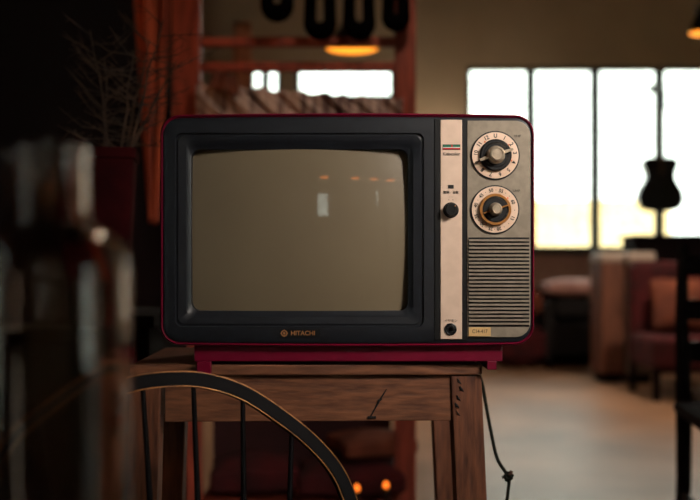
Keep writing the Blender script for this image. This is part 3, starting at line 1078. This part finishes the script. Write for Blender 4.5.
# ------------------------------------------------------------------ far right of the room
# guitar silhouette hanging in front of the window
GY = 8.95
kg = GY/FPX*1.05
g0 = P(659.5, 212, GY)
gt = thing('guitar', 'dark acoustic guitar hanging by its neck in front of the window', 'guitar', tuple(g0))
side = [(0, 0), (9, .5), (16, 3), (19.5, 9), (20, 15), (18, 22), (14, 29), (12.5, 34), (13.5, 39), (15.5, 44), (15, 49), (11, 51.5), (0, 52)]
outl = smooth_path([Vector((x, 0, z)) for x, z in side], 4)
full = [Vector((p.x*kg*1.08, 0, p.z*kg)) for p in outl]
full += [Vector((-p.x, 0, p.z)) for p in full[-2:0:-1]]
gb = obj('guitar_body', loft([[p+Vector((0, -.05, 0)) for p in full], [p+Vector((0, .05, 0)) for p in full]], True, True), M_guitar, gt, bev=.004)
obj('sound_hole', lathe([(.05, .0505), (.05, .052), (0, .052)], 24, 'Y', (0, 0, 33*kg)), M_blk, gb)
obj('bridge', B((-.08, -.06, 14*kg), (.08, -.05, 16*kg)), M_blk, gb)
nk = obj('neck', B((-.021, -.062, 36*kg), (.021, -.032, 96*kg)), M_greyw, gt, bev=.004)
hd = obj('headstock', B((-.036, -.060, 96*kg), (.036, -.036, 116*kg)), M_guitar, gt, bev=.004)
for i in range(3):
    for sg in (1, -1):
        obj('tuning_peg', T([(sg*.034, -.048, (99+i*6)*kg), (sg*.055, -.048, (99+i*6)*kg)], .006, 8), M_chrome, hd)
hgb = thing('guitar_hanger', 'small dark hook holding the guitar above the window head', 'hook', (g0.x, YF-.001, g0.z+122*kg))
obj('plate', B((-.03, -.02, -.04), (.03, 0, .04)), M_metal, hgb)
for sg in (1, -1):
    obj('prong', T([(sg*.02, -.01, -.02), (sg*.046, -.12, -.02), (sg*.046, YF*0-.34, -.015)], .006, 8), M_metal, hgb)

# dark sofa with pale cushion under the window
SY = 8.4
ks = SY/FPX
sx0, sx1 = P(545, 0, SY).x, P(607, 0, SY).x
sofa = thing('armchair', 'black armchair below the far window with a pale pink cushion', 'armchair', ((sx0+sx1)/2, SY, 0))
hw_ = (sx1-sx0)/2
obj('seat', B((-hw_+.08, 0, .12), (hw_-.08, .55, .40)), M_sofa, sofa, bev=.03)
obj('backrest', B((-hw_+.03, .50, .12), (hw_-.03, .68, .72)), M_sofa, sofa, bev=.04)
obj('arm', B((-hw_, 0, .08), (-hw_+.08, .6, .58)), M_sofa, sofa, bev=.02)
obj('arm', B((hw_-.08, 0, .08), (hw_, .6, .58)), M_sofa, sofa, bev=.02)
for a in (-hw_+.04, hw_-.04):
    for b in (.05, .55):
        obj('leg', B((a-.02, b-.02, 0), (a+.02, b+.02, .09)), M_cab, sofa)
cushion('cushion', 'pale pink rounded cushion lying on the black armchair under the window', ((sx0+sx1)/2+.01, SY+.22, .705), .5, .4, .15, M_pink, 0)
cushion('cushion', 'black cushion under the pale pink one on the armchair', ((sx0+sx1)/2, SY+.22, .515), .33, .38, .21, M_sofa, 0)
c0 = P(540, 360, 8.2)
cushion('floor_pouf', 'dark red pouf on the floor just right of the television, far back', (c0.x-.12, 8.6, .2), .45, .45, .4, M_redc, cat='pouf')
cushion('cushion', 'dusky rose cushion on the dark red pouf far back', (c0.x-.12, 8.6, .56), .4, .32, .3, M_orng)


# two tall narrow cabinets
def tall_cab(px0, px1, pyt, Y, m, lab):
    a, b = P(px0, pyt, Y), P(px1, pyt, Y)
    t = thing('tall_cabinet', lab, 'cabinet', ((a.x+b.x)/2, Y, 0), 0)
    hw__ = (b.x-a.x)/2
    H = a.z
    obj('body', B((-hw__, 0, .07), (hw__, .32, H-.075)), m, t, bev=.006)
    obj('top_trim', B((-hw__-.005, -.01, H-.074), (hw__+.005, .325, H)), M_pale, t, bev=.02)
    obj('plinth', B((-hw__+.02, .03, 0), (hw__-.02, .29, .069)), M_cab, t)
    d = obj('door', B((-hw__+.012, -.014, .1), (hw__-.012, -.001, H-.1)), m, t, bev=.003)
    obj('handle', T([(hw__-.04, -.03, .5), (hw__-.04, -.03, .6)], .006, 6), M_metal, d)


tall_cab(601, 624, 252, 7.35, M_brown, 'tall narrow brown cabinet, left of the pair near the window')
tall_cab(628, 655, 252, 7.3, M_greyw, 'tall narrow grey-brown cabinet, right of the pair near the window')
# black upright piano
c0 = P(639, 234, 7.9)
pn = thing('upright_piano', 'black upright piano below the hanging guitar', 'piano', (c0.x, 7.9, 0))
H = c0.z
obj('case', B((0, .12, .05), (1.45, .5, H-.03)), M_cab, pn, bev=.008)
obj('lid', B((-.02, .09, H-.03), (1.47, .52, H)), M_cab, pn, bev=.006)
obj('keybed', B((.02, -.12, .62), (1.43, .12, .72)), M_cab, pn, bev=.006)
obj('key_cover', B((.06, -.08, .721), (1.39, .119, .76)), M_cab, pn, bev=.01)
obj('leg', B((.03, -.10, 0), (.09, -.04, .62)), M_cab, pn); obj('leg', B((1.36, -.10, 0), (1.42, -.04, .62)), M_cab, pn)
obj('plinth', B((.02, .13, 0), (1.43, .49, .05)), M_cab, pn)

# lounge chair in red with an orange-brown cushion before the piano
LY = 6.3
c0 = P(676, 400, LY)
lc = thing('lounge_chair', 'dark red upholstered lounge chair in front of the black piano', 'armchair', (c0.x+.16, LY, 0))
obj('seat', B((-.30, 0, .2), (.30, .55, .42)), M_redc, lc, bev=.04)
obj('backrest', B((-.30, .5, .2), (.30, .64, .92)), M_redc, lc, bev=.05)
for a in (-.27, .27):
    for b in (.05, .58):
        obj('leg', B((a-.02, b-.02, 0), (a+.02, b+.02, .21)), M_cab, lc)
cushion('cushion', 'orange-brown cushion leaning in the dark red lounge chair', (c0.x+.15, LY+.36, .62), .4, .36, .14, M_orng, 0, rx=math.radians(75))

# dark dining chair near the right edge
dc = thing('dining_chair', 'black wooden dining chair cut off by the right edge of the view', 'chair', (1.125, 2.75, 0), math.radians(-8))
for (a, b, yb) in ((-.17, .02, 0), (.17, .02, 0)):
    obj('rear_leg', T([(a*1.02, b+.05, 0), (a, b, .25), (a-.0, b, .48), (a, b+.03, .7), (a+.015, b+.09, .93)], [.018, .022, .024, .020, .016], 10), M_chair, dc, smooth=True)
    obj('front_leg', T([(a*1.08, b-.40, 0), (a*1.04, b-.38, .45)], [.015, .02], 10), M_chair, dc, smooth=True)
obj('seat', B((-.205, -.41, .45), (.205, .0, .485)), M_cab, dc, bev=.012)
for z in (.62, .74, .87):
    yy = .02+(z-.48)*.16
    obj('back_slat', B((-.16, yy-.008, z-.03), (.17, yy+.008, z+.03)), M_chair, dc, bev=.003)
obj('stretcher', B((-.18, -.38, .2), (-.165, .02, .225)), M_chair, dc)
obj('stretcher', B((.165, -.38, .2), (.18, .02, .225)), M_chair, dc)

# added lamp hidden behind the television to brighten the far wall
t = thing('added_floor_lamp', 'added warm floor lamp hidden behind the television, brightening the far wall', 'lamp', (.74, 8.6, 0))
obj('base', lathe([(0, 0), (.14, 0), (.14, .02), (.02, .04), (0, .04)], 24), M_metal, t, smooth=True)
obj('pole', T([(0, 0, .03), (0, 0, 1.62)], .012, 8), M_metal, t)
obj('lamp_shade', lathe([(.16, 1.58), (.11, 1.82), (.108, 1.82), (.157, 1.58)], 24), M_pale, t)
obj('bulb', lathe([(0, 1.62), (.03, 1.64), (.035, 1.68), (.02, 1.72), (0, 1.73)], 16), M_bulb, t, smooth=True)
l = bpy.data.lights.new('lamp_glow', 'POINT'); l.energy = 12; l.color = (1, .80, .58); l.shadow_soft_size = .05
lo = bpy.data.objects.new('lamp_glow', l); COL.objects.link(lo); lo.parent = t; lo.location = (0, 0, 1.80)

# salmon banner on far wall seen between rails
c0 = P(243, 90, 9.15)
bn = drape('wall_hanging', (P(234, 22, 9.1), P(251, 22, 9.1)), (P(234, 125, 9.1), P(253, 125, 9.1)), 2, .015, mat('salmon_cloth', (250, 176, 138), .9), None, 20, 10)
tag(bn, 'salmon wall hanging on the far wall, seen through the left of the rack', 'wall hanging')
